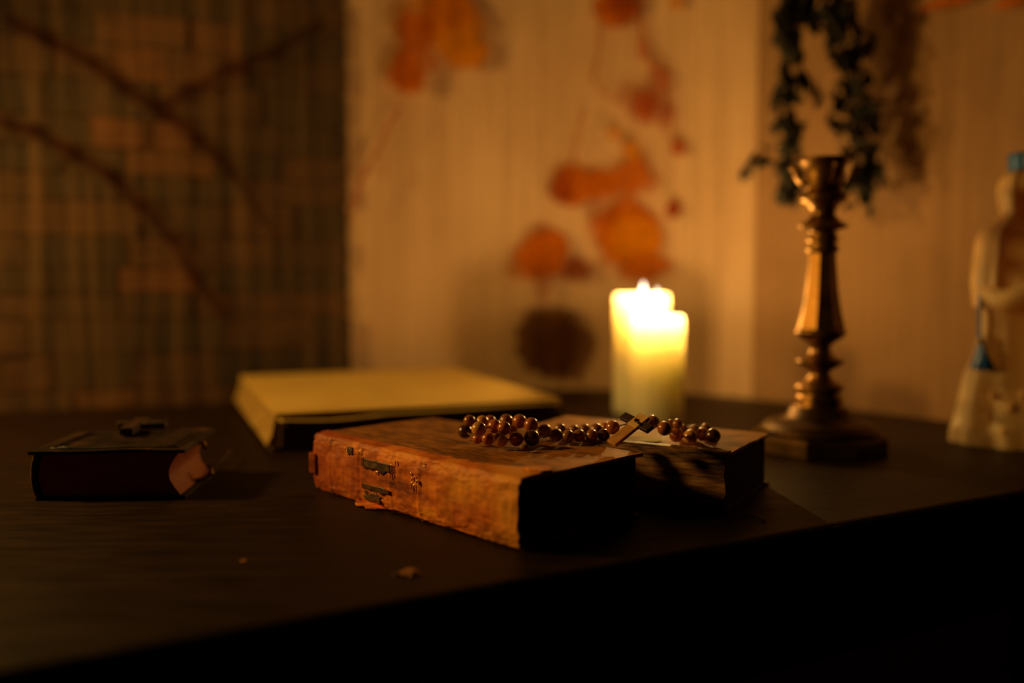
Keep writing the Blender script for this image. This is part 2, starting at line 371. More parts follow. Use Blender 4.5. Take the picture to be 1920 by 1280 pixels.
nz = nt.nodes.new('ShaderNodeTexNoise'); nz.inputs['Scale'].default_value = 75; nz.inputs['Detail'].default_value = 7; nz.inputs['Roughness'].default_value = .7
L.new(tc.outputs['Object'], mp.inputs[0]); L.new(mp.outputs[0], nz.inputs['Vector'])
mr = nt.nodes.new('ShaderNodeMapRange'); mr.inputs['From Min'].default_value = .38; mr.inputs['From Max'].default_value = .64; mr.inputs['To Min'].default_value = .03; mr.inputs['To Max'].default_value = .31
L.new(nz.outputs[0], mr.inputs[0])
mu = nt.nodes.new('ShaderNodeMath'); mu.operation = 'MULTIPLY'; mu.inputs[1].default_value = 1.0; L.new(at.outputs['Alpha'], mu.inputs[0])
ma = nt.nodes.new('ShaderNodeMath'); ma.operation = 'MAXIMUM'; L.new(mu.outputs[0], ma.inputs[0]); L.new(mr.outputs[0], ma.inputs[1])
df = nt.nodes.new('ShaderNodeBsdfDiffuse'); tr = nt.nodes.new('ShaderNodeBsdfTranslucent'); m1 = nt.nodes.new('ShaderNodeMixShader'); m1.inputs[0].default_value = .3
tp = nt.nodes.new('ShaderNodeBsdfTransparent'); m2 = nt.nodes.new('ShaderNodeMixShader')
L.new(at.outputs['Color'], df.inputs[0]); L.new(at.outputs['Color'], tr.inputs[0]); L.new(df.outputs[0], m1.inputs[1]); L.new(tr.outputs[0], m1.inputs[2])
L.new(ma.outputs[0], m2.inputs[0]); L.new(tp.outputs[0], m2.inputs[1]); L.new(m1.outputs[0], m2.inputs[2]); L.new(m2.outputs[0], out.inputs[0])
tag(link('curtain', bm, m, smooth=True), 'sheer beige pleated curtain with an orange flower print behind the table', 'curtain')

# ================================================================== TABLE
fl = onz(0, 1262, 0); fr = onz(1920, 922, 0); dr = (fr-fl).normalized()
f0 = fl-dr*.75; f1 = fr+dr*.30
def bk(px, off=.03):
    p, n = at_s(s_of(px)); q = p-n*off; return Vector((q.x, q.y, T))
poly = [f0, f1] + [bk(px) for px in (2150, 1950, 1800, 1650, 1500, 1400, 1290, 1200, 1100, 1000, 850, 750, 660, 550, 440, 200, 0, -200, -500)]
bm = bmesh.new()
top = [bm.verts.new(p-Vector((0, 0, T))) for p in poly]; f = bm.faces.new(top)
ex = bmesh.ops.extrude_face_region(bm, geom=[f]); bmesh.ops.translate(bm, vec=(0, 0, -.028), verts=[v for v in ex['geom'] if isinstance(v, bmesh.types.BMVert)])
tb = thing('table', 'dark brown wooden table holding the books, candles and candlestick', 'table', (0, 0, 0))
o = link('tabletop', bm, M_table, tb, loc=(0, 0, T)); bevel(o, .008, 4)
nr = Vector((-dr.y, dr.x, 0))
bm = bmesh.new()
for (a, b) in ((f0+nr*.05+dr*.06, f1+nr*.05-dr*.06),):
    d = (b-a).normalized(); n = Vector((-d.y, d.x, 0))
    box(bm, 0, (b-a).length, 0, .02, -.14, -.029, Matrix(((d.x, n.x, 0, a.x), (d.y, n.y, 0, a.y), (0, 0, 1, T), (0, 0, 0, 1))))
link('apron', bm, M_table, tb)
for p in (f0+nr*.10+dr*.10, f1+nr*.10-dr*.09, bk(-350, .09), bk(1130, .10)):
    bm = bmesh.new(); lathe(bm, [(.022, 0), (.026, .05), (.020, .10), (.030, .45), (.034, .58), (.034, T-.029)], 20)
    link('leg', bm, M_table, tb, smooth=True, loc=(p.x, p.y, 0))

# ================================================================== BOOKS
FIT = dict(A=(.0098, .6671, 2.3338, .2825, .14, .0551), B=(.1804, .7772, 2.5964, .2258, .1302, .0509),
           C=(-.2778, 1.0602, .3746, .3692, .4687, .047), D=(-.4348, .8211, .0765, .1328, .111, .0458))
def rough_slab(bm, x0, x1, y0, y1, z0, z1, nx, ny, amp, seed, zf=None):
    """a thin board with slightly ragged outline; zf(x,y) adds height"""
    def P(u, v, top):
        x = x0+(x1-x0)*u; y = y0+(y1-y0)*v
        ex = amp*(noise.noise(Vector((x*90, y*90, seed)))+.6*noise.noise(Vector((x*260, y*260, seed))))
        e = min(u, 1-u)*(x1-x0); e2 = min(v, 1-v)*(y1-y0)
        if e < .003: x += ex
        if e2 < .003: y += amp*(noise.noise(Vector((x*90, y*90, seed+9)))+.6*noise.noise(Vector((x*260, y*260, seed+5))))
        dz = zf(x, y) if zf else 0
        return (x, y, (z1 if top else z0)+dz)
    A = grid(bm, nx, ny, lambda u, v: P(u, v, True)); B = grid(bm, nx, ny, lambda u, v: P(u, v, False))
    for i in range(nx-1):
        bm.faces.new((A[i][0], A[i+1][0], B[i+1][0], B[i][0])); bm.faces.new((A[i][-1], B[i][-1], B[i+1][-1], A[i+1][-1]))
    for j in range(ny-1):
        bm.faces.new((A[0][j], B[0][j], B[0][j+1], A[0][j+1])); bm.faces.new((A[-1][j], A[-1][j+1], B[-1][j+1], B[-1][j]))
def spine_pt(u, v, L, t, bulge, wrap, off=0.0):
    """u along the spine, v around it from the lower cover over the back to the upper cover"""
    x = L*u; tot = 2*wrap+t+.6*bulge
    d = v*tot
    if d < wrap: return Vector((x, wrap-d+.002, -off+.0))
    if d > tot-wrap: return Vector((x, d-(tot-wrap)+.002, t+off))
    k = (d-wrap)/(tot-2*wrap); a = k*PI
    c = abs(math.cos(a))**.62*(1 if math.cos(a) > 0 else -1)
    return Vector((x, -(bulge+off)*math.sin(a)**.45+.002, t/2-(t/2+off)*c))

# ---- A: large old book, orange leather spine towards the viewer
X, Y, an, L_, W_, t_ = FIT['A']
e1 = Vector((math.cos(an), math.sin(an))); org = Vector((X, Y))+e1*L_; rz = math.atan2(-e1.y, -e1.x)
A = thing('book', 'large old book with worn orange leather spine in the centre of the table', 'book', (org.x, org.y, T), rz)
bm = bmesh.new(); rough_slab(bm, .004, L_-.004, .006, W_-.005, .003, t_-.003, 40, 16, .0006, 3); link('page_block', bm, M_pagesdark, A)
bm = bmesh.new(); rough_slab(bm, 0, L_, .004, W_, 0, .003, 90, 46, .0006, 11); link('back_cover', bm, M_case, A)
bm = bmesh.new(); rough_slab(bm, 0, L_, .004, W_, t_-.003, t_, 90, 46, .0008, 17, lambda x, y: .0006*noise.noise(Vector((x*30, y*30, 1)))); link('front_cover', bm, M_coverA, A)
# leather spine with a lip that reaches a little way onto the covers, worn edge
bulge, wrap = .0095, .006
def lead(x): return .007+.004*noise.noise(Vector((x*25, 3, 0)))+.003*noise.noise(Vector((x*90, 5, 0)))+.020*max(0, (x-.19)/.09)**1.5
def spA(u, v):
    x = u*L_
    p = spine_pt(u, v, L_, t_, bulge, wrap)
    if p.y > .002 and v > .5: p.y = .002+(p.y-.002)/wrap*lead(x); p.z = t_+.0009
    if p.y > .002 and v < .5: p.z = .0002
    n = .0010*noise.noise(Vector((x*60, v*9, 2)))+.0006*noise.noise(Vector((x*190, v*25, 8)))
    edge = min(u, 1-u)
    if edge < .02: p.x += .0022*noise.noise(Vector((v*14, 3, u)))
    if .05 < v < .95 and p.y < .0019: p.y += n*1.2
    # raised bands across the spine
    for c in (.10, .26, .44, .58):
        d = abs(u-c)
        if d < .012 and p.y < .001: p.y -= .0010*(1-d/.012)
    return p
bm = bmesh.new(); grid(bm, 170, 60, spA)
sp = link('spine', bm, M_spine, A, smooth=True)
sp['label'] = 'worn orange leather spine'
so = sp.modifiers.new('s', 'SOLIDIFY'); so.thickness = .0009; so.offset = -1
# dark worn title panels and gilt rules on the spine
def patch(u0, u1, v0, v1, off, mat, name, amp=.0, seed=1, nu=14, nv=10, parent=None):
    bm = bmesh.new()
    def f(a, b):
        uu = u0+(u1-u0)*a; vv = v0+(v1-v0)*b
        if amp:
            if a in (0, 1): uu += amp*noise.noise(Vector((b*5+seed, seed, a)))
            if b in (0, 1): vv += amp*2.5*noise.noise(Vector((a*5+seed, b, seed*2)))
        p = spA(uu, vv); q = spine_pt(uu, vv, L_, t_, bulge, wrap, off); b0 = spine_pt(uu, vv, L_, t_, bulge, wrap, 0)
        return p+(q-b0)
    grid(bm, nu, nv, f); o = link(name, bm, mat, parent or sp, smooth=True)
    s_ = o.modifiers.new('s', 'SOLIDIFY'); s_.thickness = .0004; s_.offset = 0
    return o
patch(.30, .445, .53, .60, .0009, M_label, 'title_panel', .010, 2)
patch(.29, .44, .435, .472, .0009, M_label, 'title_panel', .010, 5)
patch(.30, .39, .30, .405, .0009, M_label, 'title_panel', .018, 8)
patch(.205, .235, .61, .70, .0009, M_label, 'title_panel', .010, 12)
for u, v0, v1 in ((.290, .53, .61), (.298, .54, .61), (.447, .51, .605), (.455, .52, .605), (.28, .62, .70), (.470, .61, .66)):
    patch(u, u+.003, v0, v1, .0014, M_gilt, 'gilt_rule', 0, 1, 2, 8)
for u, v in ((.545, .56), (.552, .525), (.566, .54), (.548, .50), (.562, .495), (.577, .52), (.200, .62), (.208, .595), (.195, .645), (.375, .51), (.60, .69), (.602, .66), (.07, .74), (.075, .71), (.095, .70), (.10, .74)):
    patch(u, u+.006, v, v+.018, .0013, M_gilt, 'gilt_dot', .002, u*50, 3, 3)
# torn flakes of leather at the foot and head of the spine
def flake(pts, z, name='leather_flake', th=.001, parent=sp, mat=M_spine):
    bm = bmesh.new(); a = [bm.verts.new((p[0], p[1], z+p[2])) for p in pts]; f = bm.faces.new(a)
    e = bmesh.ops.extrude_face_region(bm, geom=[f]); bmesh.ops.translate(bm, vec=(0, 0, th), verts=[v for v in e['geom'] if isinstance(v, bmesh.types.BMVert)])
    return link(name, bm, mat, parent)
flake([(.066, -.004, 0), (.078, -.013, .0005), (.084, -.0155, 0), (.092, -.013, .001), (.099, -.016, 0), (.108, -.011, .0005), (.115, -.004, 0)], .0006)
flake([(-.003, -.006, 0), (-.0045, -.0095, 0), (.001, -.012, 0), (.006, -.010, 0), (.004, -.006, 0)], .018, th=.018)

flake([(.262, .020, 0), (.272, .014, 0), (.281, .018, 0), (.284, .028, 0), (.276, .034, .0005), (.268, .030, 0)], t_+.0012, 'leather_flake', .0012)
# ---- B: second old book behind, spine towards the viewer
X, Y, an, L_, W_, t_ = FIT['B']; tB = t_
e1 = Vector((math.cos(an), math.sin(an))); org = Vector((X, Y))+e1*L_; rz = math.atan2(-e1.y, -e1.x)
org += Vector((math.sin(an), -math.cos(an)))*-.0  + Vector((.006, .002))
B = thing('book', 'smaller tan old book with cracked brown spine, behind and right of the orange one', 'book', (org.x, org.y, T), rz)
bm = bmesh.new(); rough_slab(bm, .004, L_-.003, .006, W_-.004, .003, t_-.003, 36, 18, .0006, 33); link('page_block', bm, M_pagesdark, B)
bm = bmesh.new(); rough_slab(bm, 0, L_, .004, W_, 0, .003, 80, 44, .0006, 41); link('back_cover', bm, M_case, B)
bm = bmesh.new(); rough_slab(bm, 0, L_, .004, W_, t_-.003, t_, 80, 44, .0008, 47, lambda x, y: .0008*noise.noise(Vector((x*20, y*20, 4)))); link('front_cover', bm, M_coverB, B)
def spB(u, v):
    x = u*L_; p = spine_pt(u, v, L_, tB, .004, .006)
    if p.y > .002 and v > .5: p.z = tB+.0009; p.y = .002+(p.y-.002)*(1.6+1.2*noise.noise(Vector((x*50, 1, 1))))
    if p.y > .002 and v < .5: p.z = .0002
    if .05 < v < .95: p.y += .0012*noise.noise(Vector((x*40, v*22, 6)))+.0008*noise.noise(Vector((x*20, v*70, 2)))
    if u > .99: p.x += .002*noise.noise(Vector((v*12, 3, u)))
    return p
bm = bmesh.new(); grid(bm, 140, 60, spB); spb = link('spine', bm, M_spineB, B, smooth=True); spb['label'] = 'cracked brown spine'
so = spb.modifiers.new('s', 'SOLIDIFY'); so.thickness = .0009; so.offset = -1

# cream scrap of paper between the two books
q = [onz(px, py, tB+.0016) for px, py in ((1150, 823), (1166, 812), (1186, 810), (1208, 814), (1222, 820), (1240, 823), (1236, 828), (1215, 828), (1180, 826))]
c0 = sum(q, Vector())/len(q)
bm = bmesh.new(); vs = [bm.verts.new(p-c0) for p in q]; f = bm.faces.new(vs); e = bmesh.ops.extrude_face_region(bm, geom=[f]); bmesh.ops.translate(bm, vec=(0, 0, .0005), verts=[v for v in e['geom'] if isinstance(v, bmesh.types.BMVert)])
tag(link('paper_scrap', bm, M_page, loc=c0), 'torn cream scrap of paper on the tan book, under the rosary cross', 'paper')

# ---- C: wide yellow ledger lying flat behind the books
X, Y, an, L_, W_, t_ = FIT['C']
C = thing('ledger', 'wide yellow folder of ragged papers lying flat before the curtain', 'folder', (X, Y, T), an)
bm = bmesh.new(); rough_slab(bm, 0, L_, 0, W_, t_-.004, t_-.0015, 60, 60, .0014, 61, lambda x, y: .0010*noise.noise(Vector((x*6, y*6, 2)))); o = link('cover', bm, M_paper, C)
# ragged stack of sheets: left end stands out unevenly towards the foot
def stackpt(u, v, w):
    """u along front, v depth, w height"""
    out = .010*(1-w)**1.5 + .0022*noise.noise(Vector((v*16, w*9, 3))) + .0012*noise.noise(Vector((v*70, w*50, 5)))
    x = -out+(L_-.006+out)*u; y = .004+(W_-.010)*v + (.001*noise.noise(Vector((u*40, w*30, 2))) if v == 0 else 0)
    return Vector((x, y, .007+(t_-.0145)*w))
bm = bmesh.new()
nl, nd = 16, 60
for (fn) in (lambda a, b: stackpt(0, a, b), lambda a, b: stackpt(1, a, b)): grid(bm, nd, nl, fn)
for (fn) in (lambda a, b: stackpt(a, 0, b), lambda a, b: stackpt(a, 1, b)): grid(bm, 40, nl, fn)
grid(bm, 40, nd, lambda a, b: stackpt(a, b, 1)); grid(bm, 40, nd, lambda a, b: stackpt(a, b, 0))
bmesh.ops.remove_doubles(bm, verts=bm.verts[:], dist=.00002)
o = link('page_block', bm, M_pagesC, C); o['label'] = 'ragged yellowed sheets'
# case: bottom board and dark front flap
bm = bmesh.new(); rough_slab(bm, -.004, L_, -.001, W_, 0, .0065, 50, 50, .0012, 70); link('back_board', bm, M_case, C)
bm = bmesh.new(); rough_slab(bm, .006, L_-.001, -.004, .003, .0066, t_-.0155, 40, 4, .001, 72); link('front_flap', bm, M_case, C)
# loose curling sheet pushed out under the cover
def sheet(u, v):
    x = .004+(L_-.006)*u; y = -.0105+(W_*.6)*v
    z = t_-.0065-.0058*math.exp(-((u-.17)/.16)**2)*(1-v)**3+.0015*math.sin(u*9)*(1-v)**2*0.6
    return Vector((x, y+.0015*noise.noise(Vector((u*20, v, 1))), z))
bm = bmesh.new(); grid(bm, 70, 20, sheet); o = link('loose_sheet', bm, M_paper, C, smooth=True); s_ = o.modifiers.new('s', 'SOLIDIFY'); s_.thickness = .0022; s_.offset = -1
o['label'] = 'curling loose sheet'

# ---- D: small black prayer book on the left
X, Y, an, L_, W_, t_ = FIT['D']; tD = t_
Dk = thing('prayer_book', 'small thick black book with a dark wooden cross lying on it', 'book', (X, Y, T), an)
def pgD(u, v, w):
    # rounded towards the spine (x=0), hollow at the fore edge (x=L)
    hol = .010*math.sin(PI*w)**1.0
    x0 = .006-.0045*math.sin(PI*w); x1 = L_-.005-hol
    return Vector((x0+(x1-x0)*u, .003+(W_-.006)*v, .003+(t_-.006)*w))
bm = bmesh.new(); n1, n2, n3 = 12, 12, 18
grid(bm, n2, n3, lambda a, b: pgD(0, a, b)); grid(bm, n2, n3, lambda a, b: pgD(1, a, b)); grid(bm, n1, n3, lambda a, b: pgD(a, 0, b)); grid(bm, n1, n3, lambda a, b: pgD(a, 1, b))
grid(bm, n1, n2, lambda a, b: pgD(a, b, 0)); grid(bm, n1, n2, lambda a, b: pgD(a, b, 1)); bmesh.ops.remove_doubles(bm, verts=bm.verts[:], dist=.00002)
o = link('page_block', bm, M_pagesD, Dk); o['label'] = 'red stained page edges'
bm = bmesh.new(); rough_slab(bm, -.001, L_, 0, W_, 0, .003, 50, 40, .0008, 81); link('back_cover', bm, M_coverD, Dk)
bm = bmesh.new(); rough_slab(bm, -.005, L_+.001, -.001, W_+.001, t_-.003, t_, 60, 44, .0012, 83, lambda x, y: .0012*noise.noise(Vector((x*18, y*18, 4)))+(.002*max(0, (y-.08)/.03) if x > .1 else 0)); fc = link('front_cover', bm, M_coverD, Dk)
def spD(u, v):
    a = PI*u
    return Vector((.004-.0085*math.sin(a)**.8, .001+(W_-.002)*v, t_/2-(t_/2-.001)*math.cos(a)))
bm = bmesh.new(); grid(bm, 24, 30, spD); o = link('spine', bm, M_spineB, Dk, smooth=True); s_ = o.modifiers.new('s', 'SOLIDIFY'); s_.thickness = .0012; s_.offset = 0
# blind tooled border lines pressed round the cover
def rect_line(ins, r):
    z = t_+.0005; p = [(ins, ins), (L_-ins, ins), (L_-ins, W_-ins), (ins, W_-ins)]; q = []
    for (a, b) in zip(p, p[1:]+p[:1]):
        for k in range(14):
            x = a[0]+(b[0]-a[0])*k/14; y = a[1]+(b[1]-a[1])*k/14
            q.append((x, y, z+.0012*noise.noise(Vector((x*18, y*18, 4)))))
    bm = bmesh.new(); tube(bm, q, r, 6, True); return link('tooled_border', bm, M_coverD, fc, smooth=True)
rect_line(.010, .0009); rect_line(.0145, .0006); rect_line(.017, .0006)
# broken brass clasp on the fore edge
bm = bmesh.new(); tube(bm, [(L_-.006, W_*.55, .004), (L_+.004, W_*.55, .006), (L_+.008, W_*.58, .013), (L_+.005, W_*.60, .017)], .0018, 8); ball(bm, Vector((L_+.007, W_*.57, .010)), .0034, 12)
link('clasp', bm, M_brass, Dk, smooth=True)
bm = bmesh.new(); tube(bm, [(L_-.006, W_*.50, t_-.003), (L_+.0035, W_*.50, t_-.004), (L_+.004, W_*.52, t_-.010)], .0022, 8); link('clasp', bm, M_brass, Dk, smooth=True)
def frag(px, py, h, r, name, lab, cat, seed, mat=M_chip, fl=.45):
    bm = bmesh.new(); bmesh.ops.create_icosphere(bm, subdivisions=3, radius=r)
    for v in bm.verts:
        n = 1+.55*noise.noise(v.co/r*1.3+Vector((seed, 0, 0)))+.25*noise.noise(v.co/r*3+Vector((0, seed, 0)))
        v.co = Vector((v.co.x*n*1.3, v.co.y*n, max(v.co.z*n*fl, -r*.25)))
    mz = min(v.co.z for v in bm.verts); p = onz(px, py, h)
    for v in bm.verts: v.co.z -= mz
    return tag(link(name, bm, mat, loc=p), lab, cat)
# leather ties beside the prayer book
bm = bmesh.new(); a = onz(388, 905, .002); b = onz(432, 862, .002); b.z += .010; c_ = (a+b)/2; c_.z += .003
tube(bm, [a, a.lerp(c_, .5), c_, c_.lerp(b, .6), b], [.0006, .0008, .0008, .0008, .0015], 6)
tag(link('twig', bm, M_darkwood, smooth=True), 'thin dark twig sticking up right of the small black book', 'twig')

# dark wooden cross on the prayer book: shaft runs away to the right
Mz = T+tD+.0018
pa = onz(236, 803, tD+.009); pb = onz(268, 783.5, tD+.009); ax = (pb-pa); ax.z = 0; ln = ax.length; ang = math.atan2(ax.y, ax.x)
wc = thing('wooden_cross', 'small dark block cross lying on the cover of the black book', 'cross', (pa.x, pa.y, Mz), ang)
bm = bmesh.new(); box(bm, 0, ln, -.0065, .0065, 0, .008); o = link('shaft', bm, M_darkwood, wc); bevel(o, .0008)
pl_ = onz(226, 789, tD+.009); pr_ = onz(300, 795, tD+.006)
d_ = Vector((math.cos(ang), math.sin(ang), 0)); n_ = Vector((-d_.y, d_.x, 0)); mid = (pl_-pa).dot(d_)
bm = bmesh.new(); box(bm, ln*.52, ln*.52+.013, .0066, max(.018, (pl_-pa).dot(n_)), 0, .008); o = link('arm', bm, M_darkwood, wc); bevel(o, .0015, 3)
bm = bmesh.new(); box(bm, ln*.52, ln*.52+.013, -.030, -.0066, 0, .008); o = link('arm', bm, M_darkwood, wc); bevel(o, .0025, 4)

# ================================================================== ROSARY
tA = FIT['A'][5]; base = tA+.0016
beads = [  # px, py, layer, kind, radius in px
 (873, 809, 0, 3, 12.5), (880, 792, 1, 2, 10.5), (898, 804, 1, 0, 13), (903, 791, 1, 0, 11.5), (927, 799, 1, 1, 12.5), (919, 789, 1, 1, 10), (945, 803, 1, 1, 12), (949, 789, 1, 2, 12), (960, 806, 0, 1, 10),
 (974, 790, 1, 1, 12.5), (996, 796, 1, 1, 12.5), (895, 823, 0, 1, 9), (915, 823, 0, 1, 11), (938, 825, 0, 0, 13), (968, 823, 0, 1, 12.5), (997, 821, 0, 3, 14), (1021, 808, 0, 2, 12.5), (1043, 816, 0, 2, 11.5), (1050, 804, 0, 2, 10),
 (1065, 818, 0, 2, 11.5), (1076, 806, 0, 2, 9), (1087, 817, 0, 2, 11), (1096, 805, 0, 2, 9.5), (1109, 817, 0, 2, 11), (1118, 806, 0, 2, 11.5), (1131, 816, 0, 3, 11), (1149, 801, 1, 1, 12), (1136, 802, 0, 1, 10),
 (1201, 788, 1, 2, 11), (1224, 791, 1, 2, 12), (1246, 803, 1, 1, 12.5), (1257, 795, 1, 2, 8.5), (1270, 798, 1, 2, 9), (1268, 814, 0, 1, 12.5), (1282, 806, 0, 2, 10), (1294, 819, 0, 0, 12.5), (1300, 807, 0, 2, 10.5), (1317, 814, 0, 1, 11.5), (1337, 817, 0, 3, 13), (1323, 804, 0, 2, 9.5)]
r0 = onz(1040, 820, base)
rs = thing('rosary', 'rosary of brown wooden beads with a small cross across both old books', 'rosary', (r0.x, r0.y, r0.z))
bp = []
for i, (px, py, ly, kd, rp) in enumerate(beads):
    surf = base if px < 1215 else tB+.0016
    if px >= 1215: surf = tB+.0022
    R_ = .0060
    for _ in range(3):
        h = surf+R_+(0, .0095, .019)[ly]; p = onz(px, py, h); R_ = min(.0073, rp*1.10/FPX*p.y)
    bp.append((p, R_, kd))
# press overlapping beads apart
for it in range(60):
    mv = [Vector() for _ in bp]
    for i in range(len(bp)):
        for j in range(i):
            d = bp[i][0]-bp[j][0]; g = bp[i][1]+bp[j][1]-d.length
            if g > 0:
                u = d.normalized() if d.length > 1e-6 else Vector((0, 1, 0)); u = Vector((u.x*.5, u.y*1.3, u.z*.5)); mv[i] += u*g*.4; mv[j] -= u*g*.4
    bp = [(p+m_, R_, k) for (p, R_, k), m_ in zip(bp, mv)]
bp = [(Vector((p.x, p.y, max(p.z, T+(tA if p.x < .13 and p.y < .9 else tB)+.0018+R_))), R_, k) for p, R_, k in bp]
rr = random.Random(3)
for p, R_, kd in bp:
    bm = bmesh.new(); prof = [(.12, -.97)]+[(math.cos(a), math.sin(a)*.97) for a in [(-78+156*k/16)*PI/180 for k in range(17)]]+[(.12, .97)]
    lathe(bm, [(x*R_, z*R_) for x, z in prof], 24)
    o = link('bead', bm, M_bead[kd], rs, smooth=True); o.location = p-r0; o.rotation_euler = (rr.uniform(.9, 2.2), rr.uniform(-.5, .5), rr.uniform(0, 3))
order = [0, 11, 12, 13, 14, 15, 17, 19, 21, 23, 25, 27, 26, 28, 29, 30, 33, 35, 37, 38, 39, 36, 34, 32, 31]
bm = bmesh.new(); tube(bm, [bp[i][0]-r0 for i in order], .0007, 6)
order = [0, 1, 3, 5, 7, 9, 10, 16, 18, 20, 22, 24, 27]; tube(bm, [bp[i][0]-r0 for i in order], .0007, 6)
order = [2, 4, 6, 8, 14]; tube(bm, [bp[i][0]-r0 for i in order], .0007, 6)
for px, py, dx, dy in ((1008, 832, 8, -9), (1052, 828, 8, 3), (1030, 822, 9, 4), (985, 838, 10, -5)):
    a = onz(px, py, base); b = onz(px+dx, py+dy, base); b.z += .003; c_ = (a+b)/2; c_.z += .003; tube(bm, [a-r0, c_-r0, b-r0], .0004, 5)
link('cord', bm, M_string, rs, smooth=True)
bm = bmesh.new(); p = onz(983, 838, base+.003); ball(bm, p-r0, .0036, 12, (1.1, 1, .75)); link('knot', bm, M_string, rs, smooth=True)
# cross: foot on the orange book, head propped on the beads
q1 = onz(1146, 838, base+.002); q2 = onz(1210, 787, base+.0235)
ux = (q2-q1); lc = ux.length; ux.normalize(); toc = (Vector((0, 0, T+CAMH))-q1).normalized()
uz = (toc*.22+Vector((0, 0, 1))); uz = (uz-ux*uz.dot(ux)).normalized(); uy = uz.cross(ux)
Mc = Matrix(((ux.x, uy.x, uz.x, q1.x-r0.x), (ux.y, uy.y, uz.y, q1.y-r0.y), (ux.z, uy.z, uz.z, q1.z-r0.z+.003), (0, 0, 0, 1)))
bm = bmesh.new(); box(bm, 0, lc*.60, -.0062, .0062, -.0015, .0015, Mc); cr_ = link('cross', bm, M_crosswood, rs); bevel(cr_, .0004)
bm = bmesh.new(); box(bm, lc*.60+.0001, lc, -.0066, .0066, -.0014, .0020, Mc); o = link('cross_head', bm, mk('pale_head_wood', [(.3, (.65, .36, .13)), (.7, (.90, .56, .24))], 60), cr_); bevel(o, .0005); o['label'] = 'paler wooden head of the cross'
bm = bmesh.new(); box(bm, lc*.66, lc*.86, .0067, .0215, -.0022, .0016, Mc); o = link('cross_arm', bm, M_darkwood, cr_); bevel(o, .0006)
bm = bmesh.new(); box(bm, lc*.66, lc*.86, -.0185, -.0067, -.0022, .0016, Mc); o = link('cross_arm', bm, M_darkwood, cr_); bevel(o, .0006)
bm = bmesh.new(); tube(bm, [Mc@Vector((lc*.76, -.0005, .0022)), Mc@Vector((lc*.72, -.0085, .0026))], .0011, 8); ball(bm, Mc@Vector((lc*.77, .0006, .0024)), .0019, 10)
link('peg', bm, M_wick, cr_, smooth=True)

# ================================================================== CANDLES
def candle(cx, cy, R, Ht, fz, flen, offs, label, watt):
    t = thing('candle', label, 'candle', (cx, cy, T))
    dw = .014; bm = bmesh.new()
    prof = [(R*.985, 0), (R, .004)]+[(R, Ht*k/12) for k in range(1, 12)]+[(R, Ht-.007), (R-.0012, Ht-.003), (R-.0035, Ht-.0006), (R-.006, Ht), (R-.0085, Ht-.002), (R-.010, Ht-.006), (R-.014, Ht-dw+.002), (R-.022, Ht-dw), (.004, Ht-dw-.001), (.0008, Ht-dw-.001)]
    lathe(bm, prof, 72, fn=lambda r, z, a: r*(1+.010*math.sin(2*a+cx*50)+.006*math.sin(5*a+z*20)))
    b = link('wax_body', bm, M_wax, t, smooth=True)
    ox, oy = offs; bm = bmesh.new(); tube(bm, [(ox, oy, Ht-dw-.001), (ox+.0006, oy, Ht-dw+.006), (ox+.0015, oy, fz-flen*.36)], .0009, 8); link('wick', bm, M_wick, t, smooth=True)
    bm = bmesh.new(); pr = []
    for k in range(15):
        u = k/14; r = .0066*(math.sin(PI*u**.62))**.9*(1-.35*u)+.0002
        pr.append((r, fz-flen*.5+flen*u))
    lathe(bm, pr, 20)
    for v in bm.verts: v.co.x += ox; v.co.y += oy
    link('flame', bm, M_flame, t, smooth=True)
    l = point('flame_light', (ox, oy, fz+flen*.05), watt, .0045); l.parent = t
    return t
candle(.197, 1.382, .0425, .183, .186, .028, (.002, 0), 'taller lit pillar candle with cream wax, standing at the back of the pair', 1.15)
candle(.2065, 1.291, .0385, .153, .173, .038, (.001, .010), 'shorter lit pillar candle with cream wax, in front of the taller one', 2.45)

# ================================================================== CANDLESTICK
SX = 1.08/FPX
cs0 = aty(1541, 528, 1.08)
CS = thing('candlestick', 'tall tarnished brass candlestick with faceted shaft, empty, right of the candles', 'candlestick', (cs0.x, 1.08, T), .0)
def zp(py): return CAMH+(528-py)*SX
# slight lean seen in the photo comes from the faceted shaft; keep it upright
bm = bmesh.new(); lathe(bm, [(.078, 0), (.078, .016), (.075, .021), (.070, .022)], 8, rot=.30); M_brass_dark = mk('dark_brass', [(0.35, (.05, .026, .010)), (0.7, (.16, .08, .026))], 30, metal=.8, rough=.5, bump=.3)  # base and its step use a darker brass than the stem
o = link('base', bm, M_brass_dark, CS); bevel(o, .0012)
bm = bmesh.new(); lathe(bm, [(.069, .0221), (.0685, .026), (.064, .028), (.062, .032), (.055, .034), (.042, .037), (.036, .042), (.033, .050), (.0305, .052)], 56); link('base_step', bm, M_brass_dark, CS, smooth=True)
P = [(.030, .0521), (.0285, zp(780)), (.0275, zp(755)), (.0262, zp(748)), (.0262, zp(742)), (.0215, zp(738)), (.0275, zp(729)), (.0282, zp(725)), (.024, zp(720)), (.0165, zp(713)), (.0115, zp(702)), (.0125, zp(694)), (.019, zp(688)), (.0272, zp(679)), (.0276, zp(675)), (.020, zp(671)), (.0125, zp(662)), (.0118, zp(648)), (.017, zp(640)), (.0255, zp(632)), (.0292, zp(624)), (.0292, zp(619)), (.0262, zp(616))]
bm = bmesh.new(); lathe(bm, P, 56); link('lower_stem', bm, M_brass, CS, smooth=True)
bm = bmesh.new(); lathe(bm, [(.0272, zp(615.9)), (.0262, zp(606)), (.0232, zp(585)), (.0205, zp(560)), (.0185, zp(535)), (.0168, zp(505)), (.0155, zp(475))], 8, rot=-.52); o = link('shaft', bm, M_brass, CS); o['label'] = 'eight-sided tapering shaft'
